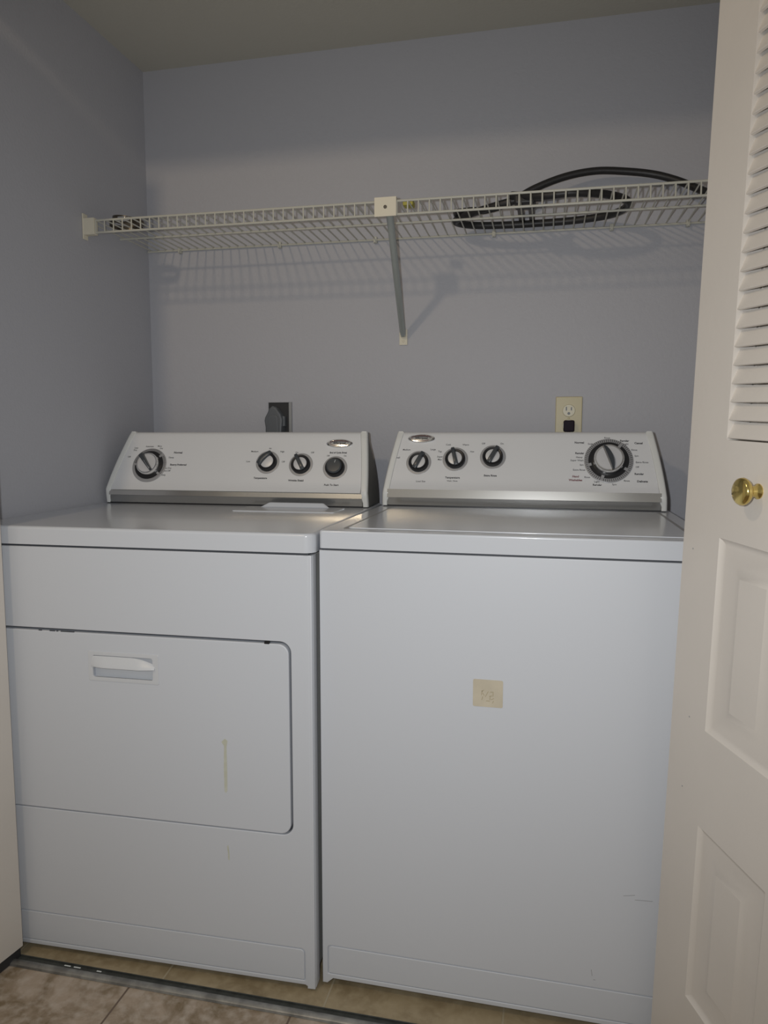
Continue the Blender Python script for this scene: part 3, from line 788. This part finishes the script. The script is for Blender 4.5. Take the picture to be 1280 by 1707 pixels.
bm = new(); box(bm, XR - 0.034, XR - 0.0006, YS - 0.008, YS + 0.010, sz(XR) - 0.036, sz(XR) + 0.006, 0.002, 2); obj('end_bracket', bm, 'cream', sh)
for x in (-0.655, -0.345, -0.065, 0.26, 0.56, 0.745):
    bm = new(); box(bm, x - 0.005, x + 0.005, YW - 0.006, YB - 0.0002, sz(x) - 0.013, sz(x) + 0.004, 0.0015, 2)
    lathe(bm, [(0, 0.003), (0.003, 0.0026), (0.0035, 0)], 10, Matrix.Translation((x, YW - 0.006, sz(x) - 0.009)) @ Matrix.Rotation(math.pi / 2, 4, 'X'))
    obj('wall_clip', bm, 'wire', sh)

# slanting support brace
sb = thing('shelf_brace', 'slanting grey metal tube brace propping the middle of the wire shelf', 'bracket', (0.0137, YB, 1.36))
mi = Matrix.Translation((-0.0137, -YB, -1.36))
bm = new()
xt = 0.0395; zt_ = sz(xt) - 0.030
p0, p1 = Vector((0.0150, YB - 0.012, 1.372)), Vector((xt, YS + 0.006, zt_ + 0.010))
tube(bm, [p0, p0.lerp(p1, .04), p0.lerp(p1, 0.5), p1], [0.0062, 0.0085, 0.0088, 0.0088], 16); bm.transform(mi)
obj('tube', bm, 'pole', sb)
bm = new(); box(bm, 0.0325 - 0.0262, 0.0325 + 0.0262, YS - 0.0075, YS - 0.0032, sz(0.03) - 0.0350, sz(0.03) + 0.0085, 0.001, 2)
box(bm, 0.0325 - 0.0262, 0.0325 + 0.0262, YS - 0.0070, YS + 0.014, sz(0.03) + 0.0045, sz(0.03) + 0.0085, 0.001, 2); bm.transform(mi)
cp = obj('front_clip', bm, 'cream', sb)
bm = new(); lathe(bm, [(0, 0.0006), (0.0042, 0.0006), (0.0042, 0)], 20, Matrix.Translation((0.0325, YS - 0.0076, sz(0.03) - 0.014)) @ Matrix.Rotation(math.pi / 2, 4, 'X')); bm.transform(mi)
obj('screw_hole', bm, 'black', cp)
bm = new(); box(bm, 0.0027, 0.0255, YB - 0.004, YB - 0.0002, 1.347, 1.389, 0.001, 2); box(bm, 0.007, 0.022, YB - 0.016, YB - 0.003, 1.368, 1.386, 0.003, 2); bm.transform(mi)
ft = obj('wall_foot', bm, 'cream', sb)
bm = new(); lathe(bm, [(0, 0.0018), (0.0025, 0.0014), (0.0035, 0)], 16, Matrix.Translation((0.0145, YB - 0.004, 1.3575)) @ Matrix.Rotation(math.pi / 2, 4, 'X')); bm.transform(mi)
obj('screw', bm, 'cream', ft)

# ------------------------------------------------------------------ things on the shelf
hz = 1.6490
hose = thing('rubber_hose', 'coiled black rubber drain hose lying at the right end of the wire shelf', 'hose', (0.40, 0.58, 1.64))
mi = Matrix.Translation((-0.40, -0.58, -1.64))
rad = 0.0092
path = [(0.385, 0.575, hz + 0.020), (0.33, 0.555, hz + 0.012), (0.265, 0.570, hz + 0.004), (0.195, 0.615, hz), (0.166, 0.66, hz), (0.205, 0.700, hz), (0.285, 0.7165, hz), (0.385, 0.7195, hz), (0.475, 0.712, hz), (0.550, 0.685, hz),
        (0.585, 0.632, hz), (0.580, 0.572, hz), (0.530, 0.520, hz), (0.455, 0.493, hz), (0.385, 0.503, hz + 0.001), (0.315, 0.545, hz + 0.020)]
arch = [(0.205, 0.64, 1.668), (0.245, 0.655, 1.672), (0.300, 0.665, 1.688), (0.365, 0.672, 1.722), (0.440, 0.680, 1.748), (0.515, 0.688, 1.759), (0.590, 0.694, 1.754), (0.655, 0.694, 1.742), (0.705, 0.685, 1.722), (0.740, 0.67, 1.700), (0.775, 0.64, 1.672), (0.79, 0.60, 1.656)]
bm = new(); tube(bm, spline(path, 10), rad, 12); tube(bm, spline([(0.166, 0.625, hz + 0.012)] + arch, 10), rad, 12); bm.transform(mi)
hb = obj('hose_coil', bm, 'rubber', hose)
bm = new(); box(bm, 0.322, 0.372, 0.520, 0.575, hz - 0.008, hz + 0.016, 0.006, 3); bm.transform(mi); obj('tape_wrap', bm, 'rubber', hose)
bm = new(); box(bm, 0.325, 0.341, 0.570, 0.731, hz + 0.0090, hz + 0.0105, 0, 1); box(bm, 0.352, 0.366, 0.570, 0.731, hz + 0.0090, hz + 0.0105, 0, 1)
box(bm, 0.325, 0.341, 0.7285, 0.7300, hz - 0.006, hz + 0.0105); box(bm, 0.352, 0.366, 0.7285, 0.7300, hz - 0.006, hz + 0.0105)
bm.transform(mi); obj('cable_tie', bm, 'tape', hose)
bm = new(); tube(bm, [(0.79, 0.60, 1.656), (0.792, 0.575, 1.656)], 0.0115, 16); tube(bm, [(0.792, 0.577, 1.656), (0.793, 0.565, 1.656)], 0.0095, 16); bm.transform(mi); obj('coupling', bm, 'silver_dark', hose)

rg = thing('hose_clamp', 'round tarnished metal clamp lying on the left end of the wire shelf', 'clamp', (-0.687, 0.50, 1.6445))
bm = new(); N = 40
def bandring(bm, r, z0, z1, t, cx=0, cy=0, tilt=0):
    lathe(bm, [(r, z0), (r + t, z0), (r + t, z1), (r, z1), (r, z0)], 40, Matrix.Translation((cx, cy, 0)) @ Matrix.Rotation(tilt, 4, 'Y'))
bandring(bm, 0.041, 0.0, 0.012, 0.0012); bandring(bm, 0.039, 0.011, 0.020, 0.0012, 0.002, 0.004, 0.12)
obj('band', bm, 'dark_ring', rg)
bm = new(); box(bm, 0.004, 0.026, -0.048, -0.040, 0.001, 0.013, 0.002, 2); lathe(bm, [(0, 0), (0.0045, 0), (0.0045, 0.008), (0, 0.009)], 12, Matrix.Translation((0.026, -0.044, 0.007)) @ Matrix.Rotation(math.pi / 2, 4, 'Y')); obj('screw_housing', bm, 'chrome', rg)
bm = new(); box(bm, 0.063, 0.088, 0.470, 0.500, 1.6405, 1.6545, 0.003, 2)
o = obj('plastic_clip', bm, 'yellow'); tag(o, 'small yellow plastic piece on the shelf just right of the brace clip', 'clip')

# ------------------------------------------------------------------ outlets
ot = thing('wall_outlet', 'almond wall outlet with dark plug in its lower socket above the washing machine', 'outlet', (0.4658, YB, 1.1430))
bm = new(); box(bm, -0.0345, 0.0345, -0.0055, -0.0002, -0.057, 0.057, 0.002, 3); obj('cover_plate', bm, 'plate', ot)
for zc_ in (0.0200, -0.0195):
    m0 = Matrix.Translation((0, -0.0055, zc_)) @ Matrix.Rotation(math.pi / 2, 4, 'X')
    bm = new(); lathe(bm, [(0, 0.0016), (0.0155, 0.0016), (0.0168, 0.0004), (0.0168, -0.001), (0, -0.001)], 32, m0); s = obj('socket', bm, 'socket', ot)
    bm = new()
    box(bm, -0.0082, -0.0050, -0.0074, -0.0068, zc_ + 0.000, zc_ + 0.0100); box(bm, 0.0050, 0.0080, -0.0074, -0.0068, zc_ + 0.0005, zc_ + 0.0090)
    lathe(bm, [(0, 0.0019), (0.0037, 0.0019), (0.0037, 0.001)], 14, Matrix.Translation((0, -0.0055, zc_ - 0.0075)) @ Matrix.Rotation(math.pi / 2, 4, 'X'))
    obj('slots', bm, 'black', s)
bm = new(); lathe(bm, [(0, 0.0014), (0.0025, 0.001), (0.003, 0)], 12, Matrix.Translation((0, -0.0055, 0)) @ Matrix.Rotation(math.pi / 2, 4, 'X')); obj('screw', bm, 'plate', ot)
pg = thing('power_plug', 'dark brown power plug pushed into the lower socket of the almond outlet', 'plug', (0.4665, YB - 0.0075, 1.1225))
bm = new(); box(bm, -0.0140, 0.0140, -0.024, -0.0002, -0.016, 0.0145, 0.004, 3); obj('plug_body', bm, 'plug', pg)
bm = new(); tube(bm, spline([(0, -0.017, -0.013), (0, -0.018, -0.04), (0.004, -0.017, -0.10), (0.002, -0.014, -0.25), (0.0, -0.013, -0.5)], 6), 0.0038, 10); obj('cord', bm, 'plug', pg)

dw = thing('dryer_outlet', 'metal outlet box with dark recess above the dryer', 'outlet', (-0.3515, YB, 1.1400))
bm = new()
slab(bm, [(-0.036, -0.055), (0.036, -0.055), (0.036, 0.053), (-0.036, 0.053)], [[(-0.0345, -0.0535), (0.0270, -0.0535), (0.0270, 0.0515), (-0.0345, 0.0515)]], -0.006, -0.0002, 'y', 0.0005, 1)
obj('box_rim', bm, 'box_metal', dw)
bm = new(); box(bm, -0.0345, 0.0270, -0.0020, -0.0004, -0.0535, 0.0515); obj('recess', bm, 'box_dark', dw)
bm = new(); box(bm, 0.0305, 0.0335, -0.0085, -0.006, -0.046, -0.036, 0.0008, 1); obj('clamp_screw', bm, 'black', dw)
dp = thing('dryer_plug', 'large grey vinyl dryer plug filling the metal outlet box above the dryer', 'plug', (-0.3605, YB - 0.0025, 1.1385))
bm = new()
out = [(-0.0255, -0.055), (0.016, -0.055), (0.019, -0.02), (0.0205, 0.004), (0.016, 0.020), (0.010, 0.029), (0.004, 0.0385), (-0.006, 0.043), (-0.014, 0.036), (-0.019, 0.024), (-0.026, 0.010), (-0.0275, 0.000), (-0.025, -0.02)]
out = [(a * 1.14 + 0.0015, b) for a, b in out]; slab(bm, out, [], -0.030, -0.0002, 'y', 0.005, 3); pb = obj('plug_body', bm, 'plug_grey', dp)
bm = new(); slab(bm, rrect(-0.0185, 0.0125, -0.050, 0.017, 0.010, 6), [], -0.0325, -0.029, 'y', 0.002, 2); obj('grip_plate', bm, 'plug_grey', pb)
bm = new(); tube(bm, [(-0.004, -0.014, 0.030), (0.004, -0.020, 0.028), (0.011, -0.018, 0.020), (0.0245, -0.012, 0.008)], 0.0035, 8); obj('strain_wire', bm, 'box_metal', dp)
bm = new(); box(bm, 0.0205, 0.0285, -0.020, -0.001, -0.016, 0.014, 0.002, 2); obj('side_clamp', bm, 'plug_grey', dp)
bm = new(); tube(bm, spline([(-0.004, -0.015, -0.052), (-0.004, -0.016, -0.09), (-0.002, -0.016, -0.25), (0.0, -0.016, -0.6)], 6), 0.008, 12); obj('cord', bm, 'plug_grey', dp)
